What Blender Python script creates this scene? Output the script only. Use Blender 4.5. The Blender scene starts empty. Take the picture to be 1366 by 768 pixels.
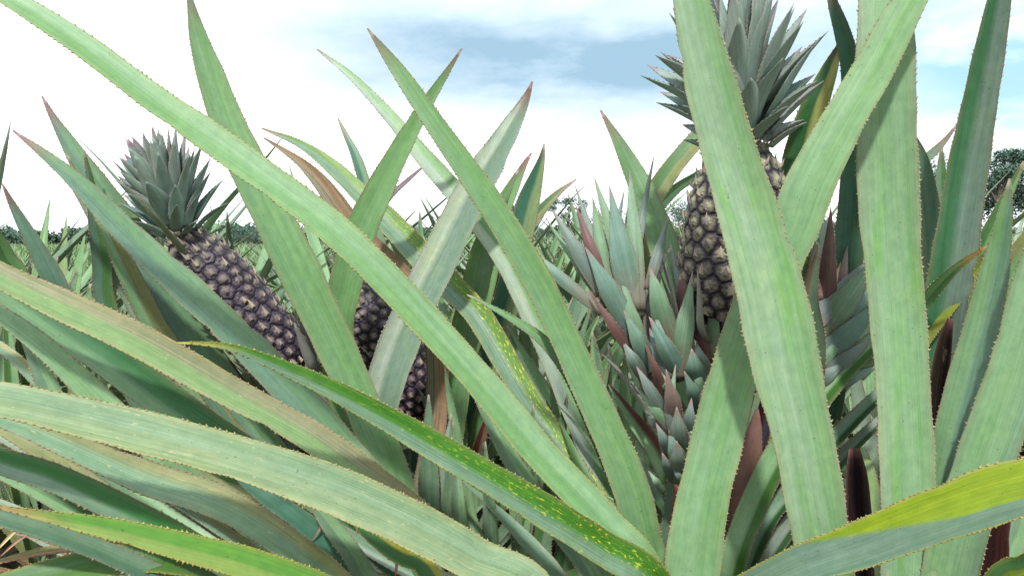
import bpy, math, random
import numpy as np
from mathutils import Vector, Matrix, Quaternion
random.seed(11); RNG = np.random.default_rng(5)
SC = bpy.context.scene
COL = SC.collection
R = math.radians

# ------------------------------------------------------------------ camera
F = 1100.0                                    # focal length in photo pixels (photo 1366 wide)
CAMZ = 0.90
PITCH = math.atan(64 / F)                     # horizon a little above the middle of the frame
cd = bpy.data.cameras.new('camera'); cam = bpy.data.objects.new('camera', cd); COL.objects.link(cam)
cd.sensor_width = 36; cd.lens = 36 * F / 1366; cd.clip_start = 0.02; cd.clip_end = 3000
cam.location = (0, 0, CAMZ); cam.rotation_euler = (math.pi / 2 - PITCH, 0, 0)
SC.camera = cam
CP = Vector((0, 0, CAMZ))
FW = Vector((0, math.cos(PITCH), -math.sin(PITCH))); UP = Vector((0, math.sin(PITCH), math.cos(PITCH))); RT = Vector((1, 0, 0))
def at(x, y, d):
    """a point of the photo at d metres depth, as a place in the world"""
    return CP + FW * d + RT * ((x - 683) / F * d) + UP * ((384 - y) / F * d)

# ------------------------------------------------------------------ materials
def nodes(m):
    m.use_nodes = True
    nt = m.node_tree; nt.nodes.clear(); return nt
def N(nt, t, **k):
    n = nt.nodes.new(t)
    for a, v in k.items():
        if a.startswith('i_'): n.inputs[int(a[2:])].default_value = v
        else: setattr(n, a, v)
    return n
def lk(nt, a, b): nt.links.new(a, b)
def math_n(nt, op, a, b=None):
    n = nt.nodes.new('ShaderNodeMath'); n.operation = op
    for i, v in enumerate((a, b)):
        if v is None: continue
        if isinstance(v, (int, float)): n.inputs[i].default_value = v
        else: lk(nt, v, n.inputs[i])
    return n.outputs[0]
def ramp(nt, src, p0, p1, c0=(0, 0, 0, 1), c1=(1, 1, 1, 1)):
    r = nt.nodes.new('ShaderNodeValToRGB'); r.color_ramp.elements[0].position = p0; r.color_ramp.elements[1].position = p1
    r.color_ramp.elements[0].color = c0; r.color_ramp.elements[1].color = c1
    lk(nt, src, r.inputs[0]); return r.outputs[0]
def mixc(nt, fac, a, b, mode='MIX'):
    n = nt.nodes.new('ShaderNodeMix'); n.data_type = 'RGBA'; n.blend_type = mode
    for idx, v in ((0, fac), (6, a), (7, b)):
        if isinstance(v, (int, float)): n.inputs[idx].default_value = v
        elif isinstance(v, tuple): n.inputs[idx].default_value = v if len(v) == 4 else (*v, 1)
        else: lk(nt, v, n.inputs[idx])
    return n.outputs[2]

def leaf_material(name, streak=0.35, speck=0.0, speck_col=(.45, .42, .06), dry=0.12, rough=.42, trans=.14, spec=.4, patch=.35, patch_col=(.80, 1.02, .50)):
    m = bpy.data.materials.new(name); nt = nodes(m)
    out = N(nt, 'ShaderNodeOutputMaterial'); b = N(nt, 'ShaderNodeBsdfPrincipled')
    b.inputs['Roughness'].default_value = rough; b.inputs['Specular IOR Level'].default_value = spec
    att = N(nt, 'ShaderNodeAttribute', attribute_name='Col')
    uv = N(nt, 'ShaderNodeUVMap', uv_map='UVMap'); oi = N(nt, 'ShaderNodeObjectInfo')
    off = N(nt, 'ShaderNodeVectorMath', operation='MULTIPLY_ADD')
    comb = N(nt, 'ShaderNodeCombineXYZ'); lk(nt, oi.outputs['Random'], comb.inputs[2]); lk(nt, oi.outputs['Random'], comb.inputs[1])
    off.inputs[1].default_value = (1, 1, 1); lk(nt, uv.outputs[0], off.inputs[0])
    sc20 = N(nt, 'ShaderNodeVectorMath', operation='SCALE'); sc20.inputs[3].default_value = 17.0; lk(nt, comb.outputs[0], sc20.inputs[0])
    lk(nt, sc20.outputs[0], off.inputs[2])
    def noise(sx, sy, scale=1, detail=3, rough=.6):
        mp = N(nt, 'ShaderNodeMapping'); mp.inputs['Scale'].default_value = (sx, sy, 1); lk(nt, off.outputs[0], mp.inputs[0])
        n = N(nt, 'ShaderNodeTexNoise'); n.inputs['Scale'].default_value = scale; n.inputs['Detail'].default_value = detail; n.inputs['Roughness'].default_value = rough
        lk(nt, mp.outputs[0], n.inputs['Vector']); return n.outputs[0]
    fine = noise(800, 6); broad = noise(130, 2.2); blotch = noise(48, 7, detail=4); dots = noise(420, 120, detail=2)
    c = att.outputs['Color']
    # fine parallel veins
    f1 = ramp(nt, fine, .32, .70, (1 - streak, 1 - streak * .85, 1 - streak, 1), (1 + streak * .6, 1 + streak * .45, 1 + streak * .7, 1))
    c = mixc(nt, 1.0, c, f1, 'MULTIPLY')
    f2 = ramp(nt, broad, .35, .68, (.86, .90, .84, 1), (1.12, 1.07, 1.14, 1))
    c = mixc(nt, 1.0, c, f2, 'MULTIPLY')
    # patches where the waxy bloom is rubbed off: greener, yellower
    pf = ramp(nt, blotch, .54, .72, (0, 0, 0, 1), (patch,) * 3 + (1,))
    gy = mixc(nt, 1.0, c, patch_col, 'MULTIPLY')
    c = mixc(nt, pf, c, gy)
    mot = noise(95, 60, detail=5, rough=.65)
    c = mixc(nt, 1.0, c, ramp(nt, mot, .33, .67, (.86, .89, .88, 1), (1.13, 1.09, 1.08, 1)), 'MULTIPLY')
    mot2 = noise(26, 11, detail=3)
    c = mixc(nt, ramp(nt, mot2, .50, .72, (0, 0, 0, 1), (.38, .38, .38, 1)), c, mixc(nt, 1.0, c, (1.10, 1.03, .72), 'MULTIPLY'))
    spk = noise(310, 230, detail=1)
    c = mixc(nt, ramp(nt, spk, .735, .78, (0, 0, 0, 1), (.75, .75, .75, 1)), c, (.07, .06, .03))
    scf = noise(60, 420, detail=2)
    c = mixc(nt, ramp(nt, scf, .70, .80, (0, 0, 0, 1), (.30, .30, .30, 1)), c, mixc(nt, 1.0, c, (1.5, 1.4, 1.5), 'MULTIPLY'))
    sca = noise(75, 16, detail=5, rough=.75)
    c = mixc(nt, ramp(nt, sca, .695, .735, (0, 0, 0, 1), (.8, .8, .8, 1)), c, (.17, .115, .055))
    if dry > 0:
        bl2 = noise(55, 14, detail=5, rough=.7)
        df = ramp(nt, bl2, .62, .74, (0, 0, 0, 1), (dry * 3, dry * 3, dry * 3, 1))
        c = mixc(nt, df, c, (.30, .25, .13))
    if speck > 0:
        sp = ramp(nt, dots, .66 - speck * .12, .75 - speck * .12, (0, 0, 0, 1), (min(1, .25 + speck),) * 3 + (1,))
        if speck > .4:       # the speckle sits on the bright green half only and thickens towards the base
            sc_ = N(nt, 'ShaderNodeSeparateColor'); lk(nt, att.outputs['Color'], sc_.inputs[0]); gb = math_n(nt, 'SUBTRACT', sc_.outputs[1], sc_.outputs[2])
            sx = N(nt, 'ShaderNodeSeparateXYZ'); lk(nt, uv.outputs[0], sx.inputs[0])
            sp = math_n(nt, 'MULTIPLY', sp, math_n(nt, 'MULTIPLY', ramp(nt, gb, .08, .13), ramp(nt, sx.outputs[1], .12, .55)))
        c = mixc(nt, sp, c, speck_col)
    lk(nt, c, b.inputs['Base Color'])
    rr = ramp(nt, blotch, .3, .75, (rough + .14,) * 3 + (1,), (rough - .06,) * 3 + (1,)); lk(nt, rr, b.inputs['Roughness'])
    bp = N(nt, 'ShaderNodeBump'); bp.inputs['Strength'].default_value = .28; bp.inputs['Distance'].default_value = .0012
    hsum = math_n(nt, 'ADD', math_n(nt, 'ADD', fine, broad), math_n(nt, 'MULTIPLY', mot, .8)); lk(nt, hsum, bp.inputs['Height']); lk(nt, bp.outputs[0], b.inputs['Normal'])
    tr = N(nt, 'ShaderNodeBsdfTranslucent'); tc = mixc(nt, 1.0, c, (1.0, 1.3, .5), 'MULTIPLY'); lk(nt, tc, tr.inputs[0])
    mx = N(nt, 'ShaderNodeMixShader'); mx.inputs[0].default_value = trans
    lk(nt, b.outputs[0], mx.inputs[1]); lk(nt, tr.outputs[0], mx.inputs[2]); lk(nt, mx.outputs[0], out.inputs[0])
    return m
def vcol_material(name, rough=.6, bump=.0, bscale=200, spec=.3, vary=.25):
    m = bpy.data.materials.new(name); nt = nodes(m)
    out = N(nt, 'ShaderNodeOutputMaterial'); b = N(nt, 'ShaderNodeBsdfPrincipled'); b.inputs['Roughness'].default_value = rough
    b.inputs['Specular IOR Level'].default_value = spec
    att = N(nt, 'ShaderNodeAttribute', attribute_name='Col'); tc = N(nt, 'ShaderNodeTexCoord')
    n = N(nt, 'ShaderNodeTexNoise'); n.inputs['Scale'].default_value = bscale; n.inputs['Detail'].default_value = 4; lk(nt, tc.outputs['Object'], n.inputs['Vector'])
    v = ramp(nt, n.outputs[0], .3, .7, (1 - vary,) * 3 + (1,), (1 + vary,) * 3 + (1,))
    lk(nt, mixc(nt, 1.0, att.outputs['Color'], v, 'MULTIPLY'), b.inputs['Base Color'])
    if bump:
        bp = N(nt, 'ShaderNodeBump'); bp.inputs['Strength'].default_value = bump; bp.inputs['Distance'].default_value = .002
        lk(nt, n.outputs[0], bp.inputs['Height']); lk(nt, bp.outputs[0], b.inputs['Normal'])
    lk(nt, b.outputs[0], out.inputs[0]); return m
def soil_material():
    m = bpy.data.materials.new('soil'); nt = nodes(m)
    out = N(nt, 'ShaderNodeOutputMaterial'); b = N(nt, 'ShaderNodeBsdfPrincipled'); b.inputs['Roughness'].default_value = .95
    tc = N(nt, 'ShaderNodeTexCoord')
    n1 = N(nt, 'ShaderNodeTexNoise'); n1.inputs['Scale'].default_value = 5; n1.inputs['Detail'].default_value = 8; lk(nt, tc.outputs['Object'], n1.inputs['Vector'])
    n2 = N(nt, 'ShaderNodeTexNoise'); n2.inputs['Scale'].default_value = .25; n2.inputs['Detail'].default_value = 6; lk(nt, tc.outputs['Object'], n2.inputs['Vector'])
    c = ramp(nt, n1.outputs[0], .3, .75, (.035, .022, .016, 1), (.12, .08, .05, 1))
    c = mixc(nt, ramp(nt, n2.outputs[0], .42, .62), c, (.07, .10, .04))
    lk(nt, c, b.inputs['Base Color'])
    bp = N(nt, 'ShaderNodeBump'); bp.inputs['Strength'].default_value = .8; bp.inputs['Distance'].default_value = .04
    lk(nt, n1.outputs[0], bp.inputs['Height']); lk(nt, bp.outputs[0], b.inputs['Normal']); lk(nt, b.outputs[0], out.inputs[0]); return m

M = {
    'waxy': leaf_material('waxy_leaf', .16, .0, dry=.04),
    'rubbed': leaf_material('rubbed_leaf', .12, .0, dry=.0, patch=.6, patch_col=(.70, 1.02, .36)),
    'speckled': leaf_material('speckled_leaf', .32, .62, (.50, .50, .05), dry=.06),
    'worn': leaf_material('worn_leaf', .24, .2, (.40, .36, .18), dry=.16, trans=.08, patch=.5, patch_col=(.95, .98, .66)),
    'young': leaf_material('young_leaf', .24, .0, dry=.0, rough=.5, trans=.08),
    'dry': leaf_material('dry_leaf', .55, .1, (.1, .07, .05), dry=.25, rough=.8, trans=.05, spec=.1),
    'spine': vcol_material('spine', .6, vary=.3, bscale=60),
    'fruit': vcol_material('fruit_skin', .5, .35, 420, .35, .22),
    'wood': vcol_material('bark', .9, .6, 60, .1, .35),
    'foliage': vcol_material('tree_foliage', .7, 0, .6, .15, .35),
    'field': leaf_material('field_leaf', .25, .1, (.3, .28, .1), dry=.12, trans=.28),
    'soil': soil_material(),
}

# ------------------------------------------------------------------ mesh builder
class MB:
    def __init__(s): s.v = []; s.f = []; s.c = []; s.uv = []; s.mi = []
    def add(s, verts, cols, uvs, faces, mi=0):
        o = len(s.v); s.v += verts; s.c += cols; s.uv += uvs
        s.f += [tuple(i + o for i in f) for f in faces]; s.mi += [mi] * len(faces)
    def build(s, name, mats, parent=None, origin=None, smooth=True):
        o_ = Vector(origin) if origin is not None else Vector((0, 0, 0))
        me = bpy.data.meshes.new(name)
        vs = np.array([tuple(p) for p in s.v], dtype=np.float64).reshape(-1, 3) - np.array(o_)
        me.from_pydata(vs.tolist(), [], s.f)
        at_ = me.color_attributes.new('Col', 'FLOAT_COLOR', 'POINT')
        ca = np.ones((len(s.v), 4), dtype=np.float32); ca[:, :3] = np.array(s.c, dtype=np.float32).reshape(-1, 3); at_.data.foreach_set('color', ca.ravel())
        uvl = me.uv_layers.new(name='UVMap'); li = np.empty(len(me.loops), dtype=np.int32); me.loops.foreach_get('vertex_index', li)
        uvl.data.foreach_set('uv', np.array(s.uv, dtype=np.float32).reshape(-1, 2)[li].ravel())
        for m in mats: me.materials.append(M[m])
        me.polygons.foreach_set('material_index', np.array(s.mi, dtype=np.int32))
        if smooth: me.polygons.foreach_set('use_smooth', np.ones(len(me.polygons), dtype=bool))
        me.update()
        ob = bpy.data.objects.new(name, me); COL.objects.link(ob)
        if parent is not None: ob.parent = parent
        ob.location = o_ - (world_loc(parent) if parent is not None else Vector((0, 0, 0)))
        return ob
def world_loc(o):
    l = Vector((0, 0, 0))
    while o is not None: l = l + o.location; o = o.parent
    return l

def catmull(P, n):
    """P: array (k, m) of control rows -> n rows, spaced evenly along the curve"""
    P = np.asarray(P, float); k = len(P)
    Q = np.vstack([2 * P[0] - P[1], P, 2 * P[-1] - P[-2]])
    fine = []
    for i in range(k - 1):
        p0, p1, p2, p3 = Q[i], Q[i + 1], Q[i + 2], Q[i + 3]
        for t in np.linspace(0, 1, 14, endpoint=False):
            fine.append(.5 * ((2 * p1) + (-p0 + p2) * t + (2 * p0 - 5 * p1 + 4 * p2 - p3) * t * t + (-p0 + 3 * p1 - 3 * p2 + p3) * t ** 3))
    fine.append(P[-1]); fine = np.array(fine)
    d = np.r_[0, np.cumsum(np.linalg.norm(np.diff(fine[:, :3], axis=0), axis=1))]
    s = np.linspace(0, d[-1], n)
    return np.stack([np.interp(s, d, fine[:, j]) for j in range(fine.shape[1])], 1), s

SECT = [-1, -.965, -.90, -.66, -.36, -.12, .12, .36, .66, .90, .965, 1]
SECT_LO = [-1, -.88, -.4, 0, .4, .88, 1]
def sm(x, a, b):
    t = min(1, max(0, (x - a) / (b - a))); return t * t * (3 - 2 * t)
def mix3(a, b, t): return tuple(a[i] * (1 - t) + b[i] * t for i in range(3))

def leaf_into(mb, ctrl, width_ref, normal_fn, c1, c2=None, cm=None, back=None, fold=.25, thick=.0022, n=54, spine=.0065, spine_len=.0018,
              lo=False, tipcol=None, wave=.0, split=0., basecol=None, rolls=None, margin=.09, spine_col=None, mi=0, smi=1):
    """one strap leaf with a gutter section, thickness and toothed edges; ctrl rows are x, y, z, width from tip to base"""
    rows, s = catmull(ctrl, n); L = s[-1]; sect = SECT_LO if lo else (SECT if not isinstance(split, tuple) else [-1, -.965, -.92] + [round(-.88 + .04 * k_, 3) for k_ in range(45)] + [.92, .965, 1]); ns = len(sect)
    c2 = c2 or c1; cm = mix3(mix3(c1, c2, .5), cm or (.20, .13, .08), .55); back = back or mix3(mix3(c1, c2, .5), (.24, .27, .22), .55)
    T = np.gradient(rows[:, :3], axis=0)
    verts, cols, uvs = [], [], []
    ph1, ph2 = random.uniform(0, 6), random.uniform(0, 6); fr = random.uniform(18, 30)
    edges = {-1: [], 1: []}
    nicks = [(random.uniform(.1, .9) * L, random.choice((-1, 1)), random.uniform(.05, .16), random.uniform(.004, .012)) for _ in range(random.randint(0, int(1 + 4 * L)))] if not lo else []
    for i in range(n):
        t = Vector(T[i]).normalized(); p = Vector(rows[i, :3]); w = max(.0006, rows[i, 3])
        a, nn = normal_fn(p, t, i / (n - 1))
        if rolls is not None:
            th = rolls[0] + (rolls[1] - rolls[0]) * i / (n - 1)
            a, nn = a * math.cos(th) + nn * math.sin(th), nn * math.cos(th) - a * math.sin(th)
        tw = .07 * math.sin(s[i] * 9.0 + ph1) + .04 * math.sin(s[i] * 23 + ph2)
        a, nn = a * math.cos(tw) + nn * math.sin(tw), nn * math.cos(tw) - a * math.sin(tw)
        half = w / 2 * (1 + .022 * math.sin(s[i] * 41 + ph2) + .014 * math.sin(s[i] * 97 + ph1)); p = p + nn * (.0035 * math.sin(s[i] * 13 + ph2) * sm(s[i], 0, .1)); fl = fold * (.5 + .5 * sm(s[i] / L, 0, .4))
        nar = 1 / math.sqrt(1 + fl * fl * .5)
        rowsv = []
        for q in sect:
            wob = wave * w * math.sin(s[i] * fr + (ph1 if q < 0 else ph2)) * abs(q) ** 2
            hq = half
            for n0, nsd, ndp, nln in nicks:
                if q * nsd > .7 and abs(s[i] - n0) < nln * 3: hq *= 1 - ndp * math.exp(-((s[i] - n0) / nln) ** 2)
            pos = p + a * (q * hq) + nn * (fl * half * (abs(q) ** 1.45 - .4) + wob)
            rowsv.append(pos)
        for k, q in enumerate(sect):
            verts.append(rowsv[k]); uvs.append((q * half, s[i]))
            spl = min(.15, split[0] + (split[1] - split[0]) * s[i] / L) if isinstance(split, tuple) else split
            c = mix3(c1, c2, sm(q, spl - (.07 if isinstance(split, tuple) else .14), spl + (.07 if isinstance(split, tuple) else .14)))
            if abs(q) > 1 - margin * 1.2: c = mix3(c, cm, .35 + .65 * sm(abs(q), 1 - margin, 1))
            tl = sm(s[i], 0, .05 * max(L, .25))
            if tipcol: c = mix3(tipcol, c, sm(s[i], .004, tipcol_len(L)))
            else: c = mix3(mix3(c, (.20, .10, .08), .6), c, tl)
            if basecol: c = mix3(c, basecol, sm(s[i] / L, .52, .95))
            cols.append(c)
        for k in range(ns - 1, -1, -1):
            q = sect[k]
            verts.append(rowsv[k] - nn * (thick * (1 - abs(q) ** 3) * min(1, w / .02) + .0004)); uvs.append((q * half + .3, s[i]))
            c = back if abs(q) < .9 else mix3(back, cm, .7)
            if basecol: c = mix3(c, basecol, sm(s[i] / L, .55, .97))
            cols.append(c)
        edges[-1].append((rowsv[0], -a, nn)); edges[1].append((rowsv[-1], a, nn))
    m = 2 * ns; faces = []
    for i in range(n - 1):
        for k in range(m):
            k2 = (k + 1) % m
            faces.append((i * m + k, (i + 1) * m + k, (i + 1) * m + k2, i * m + k2))
    faces.append(tuple(range(m))); faces.append(tuple((n - 1) * m + k for k in range(m - 1, -1, -1)))
    mb.add(verts, cols, uvs, faces, mi)
    if spine:
        sc = spine_col or mix3(cm, (.20, .13, .07), .5)
        for side in (-1, 1):
            e = edges[side]; d = .012
            while d < L * .97:
                u = d / L * (n - 1); i = int(u); fr_ = u - i
                if i >= n - 2: break
                P0 = e[i][0].lerp(e[i + 1][0], fr_); dirt = (e[i][0] - e[i + 1][0])
                if dirt.length < 1e-6: d += spine; continue
                dirt.normalize(); o = e[i][1]; nn = e[i][2]
                k = random.uniform(.35, 1.4) * (.65 + .5 * math.sin(d * 31 + ph1) ** 2) * min(1, .35 + d / .15); h = spine_len * k; bl = .0030 * (.7 + .3 * k)
                q0 = P0 + dirt * bl * .5 - o * .0006; q1 = P0 - dirt * bl * .6 - o * .0006; q2 = (q0 + q1) / 2 - nn * .0014 - o * .0003; q3 = (q0 + q1) / 2 + nn * .0008
                ap = P0 + o * h + dirt * h * random.uniform(.5, 1.0)
                mb.add([q0, q1, q2, q3, ap], [sc, sc, sc, sc, mix3(sc, (.30, .19, .10), .5)], [(0, 0)] * 5, [(0, 3, 4), (3, 1, 4), (1, 2, 4), (2, 0, 4)], smi)
                d += spine * (random.uniform(.6, 1.4) if random.random() > .06 else random.uniform(1.8, 3.2))
def tipcol_len(L): return min(.075, .16 * L)

def facing_cam(p, t, u):
    v = (p - CP).normalized(); a = t.cross(v).normalized(); return a, t.cross(a).normalized()
def facing_up(p, t, u):
    """broad side to the viewer but tipped a little to the sky"""
    a, n = facing_cam(p, t, u); th = -.55 * a.z
    return a * math.cos(th) + n * math.sin(th), n * math.cos(th) - a * math.sin(th)
def facing_axis(axis_pt):
    """inner face turned to the plant's axis / the sky"""
    ax = Vector(axis_pt)
    def fn(p, t, u):
        up = Vector((ax.x - p.x, ax.y - p.y, 0))
        up = (up.normalized() * .6 if up.length > 1e-4 else Vector((0, 0, 0))) + Vector((0, 0, 1))
        a = t.cross(up)
        a = a.normalized() if a.length > 1e-5 else Vector((1, 0, 0))
        nn = a.cross(t).normalized()
        if nn.dot(up) < 0: nn = -nn
        return a, nn
    return fn

# ------------------------------------------------------------------ object helpers
def tag(o, label=None, cat=None, group=None, kind=None):
    if label: o['label'] = label
    if cat: o['category'] = cat
    if group: o['group'] = group
    if kind: o['kind'] = kind
    return o
def empty(name, loc, label, cat, group=None):
    o = bpy.data.objects.new(name, None); COL.objects.link(o); o.location = loc; o.empty_display_size = .1
    return tag(o, label, cat, group)

# ------------------------------------------------------------------ colours (reflectance)
GREEN = (.130, .262, .100); PALE = (.180, .315, .160); GREY = (.125, .215, .135); SILVER = (.240, .315, .235)
DARK = (.026, .115, .034); MID = (.060, .150, .045); YEL = (.26, .32, .03); OLIVE = (.18, .20, .08); BROWN = (.25, .17, .10)
RED = (.10, .028, .022); DRED = (.045, .014, .014); PINK = (.30, .17, .15); TAN = (.40, .31, .18); BLUE = (.110, .205, .140); STRAW = (.46, .40, .22)
TEAL = (.040, .125, .078); MAUVE = (.16, .125, .140)
# ------------------------------------------------------------------ the fruiting plants in front
GF = 'fruiting and leafy pineapple plants in the front row'
def plant(px, py, d, label):
    b = at(px, py, d); root = empty('pineapple_plant', (b.x, b.y, 0), label, 'pineapple plant', GF)
    root_pos[root.name] = b
    mb = MB(); n = 10; rows = [(0, .05), (.08, .042), (b.z * .55, .034), (b.z * .9, .030), (b.z + .02, .018)]
    verts, cols, uvs, faces = [], [], [], []
    for j, (z, r) in enumerate(rows):
        for k in range(n):
            t = 2 * math.pi * k / n; rr = r * random.uniform(.85, 1.15)
            verts.append(Vector((b.x + rr * math.cos(t), b.y + rr * math.sin(t), z))); cols.append(mix3(DRED, BROWN, random.random() * .6)); uvs.append((t * r, z))
    for j in range(len(rows) - 1):
        for k in range(n): faces.append((j * n + k, j * n + (k + 1) % n, (j + 1) * n + (k + 1) % n, (j + 1) * n + k))
    faces.append(tuple((len(rows) - 1) * n + k for k in range(n)))
    mb.add(verts, cols, uvs, faces); mb.build('stem', ['wood'], root, (b.x, b.y, 0))
    return root
root_pos = {}
def L(root, pts, d0, d1, c1, c2=None, cm=None, fold=.25, roll=None, mat='waxy', label=None, tip=None, base=True, wave=.01, split=0, basecol=None, back=None, spine=.0072, pw=1., name='leaf', bw=.75):
    """a leaf along photo points (x, y, visible width) from tip to base, its depth going from d0 to d1 metres, joined to its plant's stem"""
    xy = np.array([(p[0], p[1]) for p in pts], float); cum = np.r_[0, np.cumsum(np.linalg.norm(np.diff(xy, axis=0), axis=1))]; cum /= cum[-1]
    ctrl = []
    for (x, y, w), u in zip(pts, cum):
        d = d0 + (d1 - d0) * u ** pw; p = at(x, y, d); k = 1.0
        if roll: k = 1 / max(.3, math.cos(roll[0] + (roll[1] - roll[0]) * u))
        ctrl.append((p.x, p.y, p.z, w * d / F * k))
    if base and root is not None:
        b = root_pos[root.name]; last = Vector(ctrl[-1][:3]); j = Vector((random.uniform(-.02, .02), random.uniform(-.02, .02), random.uniform(-.03, .02)))
        if (b - last).length > .09: ctrl.append((*(b + j), ctrl[-1][3] * bw))
    length = sum((Vector(ctrl[i][:3]) - Vector(ctrl[i + 1][:3])).length for i in range(len(ctrl) - 1))
    mb = MB()
    leaf_into(mb, ctrl, 0, facing_cam if roll else facing_up, c1, c2, cm, back, fold, n=int(max(18, min(84, length * 75))), tipcol=tip, wave=wave, split=split, basecol=basecol, rolls=roll, spine=spine)
    o = mb.build(name, [mat, 'spine'], root, ctrl[-1][:3])
    if label: o['label'] = label
    return o

P1 = plant(520, 820, 1.42, 'plant whose long purple fruit leans left under a blue-green crown')
P2 = plant(890, 935, 1.12, 'fruitless plant throwing a huge leaf diagonally up to the top left corner')
P3 = plant(1195, 960, 1.02, 'plant of broad upright pale leaves in front of the big crowned fruit, right side')
P4 = plant(1235, 840, 1.42, 'plant with yellow-green toothed leaves behind the upright leaves on the right')
P5 = plant(975, 860, 1.22, 'plant bearing the tall crowned fruit with pinkish shoots around its foot')
P6 = plant(735, 1010, .86, 'fruitless plant whose leaves spread low to the left edge, nearest the viewer')
P7 = plant(560, 850, 1.62, 'plant whose dark fruit hides behind a folded grey leaf left of the middle')
P8 = plant(60, 760, 1.75, 'plant at the left edge with slim leaves against the far wood')

# --- P2: long crossing leaves
L(P2, [(-75, -62, 4), (-30, -27, 22), (50, 22, 34), (120, 67, 39), (210, 133, 42), (310, 203, 45), (456, 317, 46), (590, 452, 47), (660, 529, 48), (722, 605, 49), (800, 690, 48), (868, 775, 46)], .86, 1.04,
  GREEN, PALE, (.30, .26, .09), fold=.16, label='very long pale green leaf crossing the sky to the upper left corner')
L(P2, [(490, 38, 2), (512, 68, 13), (537, 103, 22), (578, 165, 29), (620, 225, 34), (660, 282, 39), (715, 370, 40), (763, 470, 42), (803, 560, 46), (838, 645, 50), (858, 720, 50), (870, 775, 48)], .97, 1.09,
  mix3(GREEN, GREY, .3), GREEN, (.26, .19, .11), fold=.2, label='long green leaf crossing the folded grey leaf near the middle', tip=(.16, .13, .08))
L(P2, [(236, 457, 2), (280, 459, 7), (330, 470, 13), (430, 512, 25), (520, 560, 34), (600, 608, 40), (700, 668, 44), (800, 728, 46), (880, 790, 46)], .70, 1.0,
  GREY, (.055, .19, .018), (.28, .25, .06), fold=.35, mat='speckled', label='yellow-speckled bright green leaf with a grey lower half', tip=(.30, .25, .05), split=-.08, roll=(-.25, -.15))
L(P5, [(423, 66, 2), (470, 104, 11), (520, 155, 19), (560, 202, 25), (595, 243, 29), (640, 298, 32), (676, 348, 34), (712, 420, 36), (752, 510, 36), (795, 620, 34), (835, 715, 34)], 1.46, 1.29,
  SILVER, GREEN, None, fold=.3)
L(P5, [(349, 171, 2), (400, 193, 12), (440, 220, 22), (490, 266, 30), (530, 308, 36), (565, 347, 40), (603, 386, 38), (640, 425, 36), (680, 492, 35), (720, 556, 35), (775, 635, 31), (835, 720, 28)], 1.52, 1.24,
  GREY, (.10, .21, .025), (.30, .22, .08), fold=.35, mat='speckled', tip=(.22, .15, .10), label='olive leaf with dried tip and a dark speckled channel', split=.15)
L(P2, [(1440, -330, 3), (1340, -190, 20), (1258, -72, 38), (1207, 10, 48), (1165, 92, 55), (1123, 165, 59), (1080, 250, 64), (1060, 305, 66), (1025, 380, 66), (1000, 435, 64), (976, 510, 64), (958, 580, 67), (935, 680, 70), (922, 770, 72), (908, 850, 66)], .80, 1.02,
  PALE, mix3(PALE, GREEN, .5), (.24, .20, .10), fold=.18, pw=.8, label='broad pale leaf rising to the upper right, crossing the upright one', wave=.01, mat='rubbed')
L(P2, [(1860, 600, 3), (1700, 606, 34), (1500, 632, 70), (1366, 655, 86), (1260, 690, 78), (1150, 731, 64), (1060, 760, 56), (985, 800, 52), (930, 850, 46)], .50, .92,
  (.19, .27, .008), (.115, .19, .135), (.34, .28, .07), fold=.45, split=(2.3, -3.9), label='leaf arching right with a yellow-green upper half and grey lower half', wave=.01, spine=.006)  # yellow-green upper half, with its backlit glow put into the leaf colour
L(P2, [(622, 488, 3), (640, 530, 16), (670, 590, 24), (700, 640, 27), (740, 700, 28), (790, 770, 28)], 1.10, 1.12, GREY, PALE, None)
L(P2, [(623, 393, 2), (665, 414, 8), (707, 440, 14), (735, 466, 18), (765, 510, 22), (800, 590, 24), (840, 690, 26)], 1.02, 1.15, mix3(GREEN, GREY, .5), GREEN, None)
L(P2, [(812, 512, 3), (843, 557, 20), (873, 598, 27), (897, 650, 30), (905, 730, 30)], 1.16, 1.15, PALE, RED, None, split=.1, label='grey leaf with a dark red inner half beside the pinkish shoot')
L(P2, [(755, 640, 4), (770, 690, 18), (790, 735, 26), (815, 800, 28)], 1.15, 1.13, GREY, PALE, None)
L(P2, [(905, 540, 3), (902, 600, 14), (897, 660, 18), (890, 730, 22), (888, 800, 24)], 1.16, 1.13, (.05, .10, .06), (.16, .05, .03), None)

# --- P6: low leaves spreading to the left edge
L(P6, [(-420, 560, 3), (-250, 528, 30), (-120, 520, 46), (0, 530, 56), (100, 552, 59), (200, 578, 62), (300, 607, 65), (400, 640, 67), (470, 666, 68), (550, 701, 67), (630, 742, 64), (720, 798, 58)], .56, .84,
  (.165, .235, .12), (.150, .235, .130), (.36, .30, .11), fold=.16, mat='worn', label='broad pale leaf lying across the lower left corner', wave=.004, spine=.0055)
L(P6, [(-120, 300, 6), (-50, 338, 30), (0, 368, 38), (80, 405, 46), (170, 446, 48), (240, 485, 46), (310, 526, 44), (400, 577, 45), (470, 625, 46), (560, 690, 42), (640, 760, 38)], .76, .93,
  mix3(GREEN, OLIVE, .35), (.195, .205, .110), (.32, .21, .11), fold=.4, mat='worn', label='weathered olive leaf with a brown dried upper edge', split=.25, tip=BROWN)
L(P6, [(-140, 340, 5), (-50, 352, 30), (50, 415, 48), (140, 475, 54), (220, 535, 52), (300, 590, 46), (390, 650, 40), (520, 750, 36)], .86, .95, mix3(GREEN, GREY, .5), DARK, None, fold=.6, split=-.1, label='leaf with a deep dark green channel')
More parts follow.
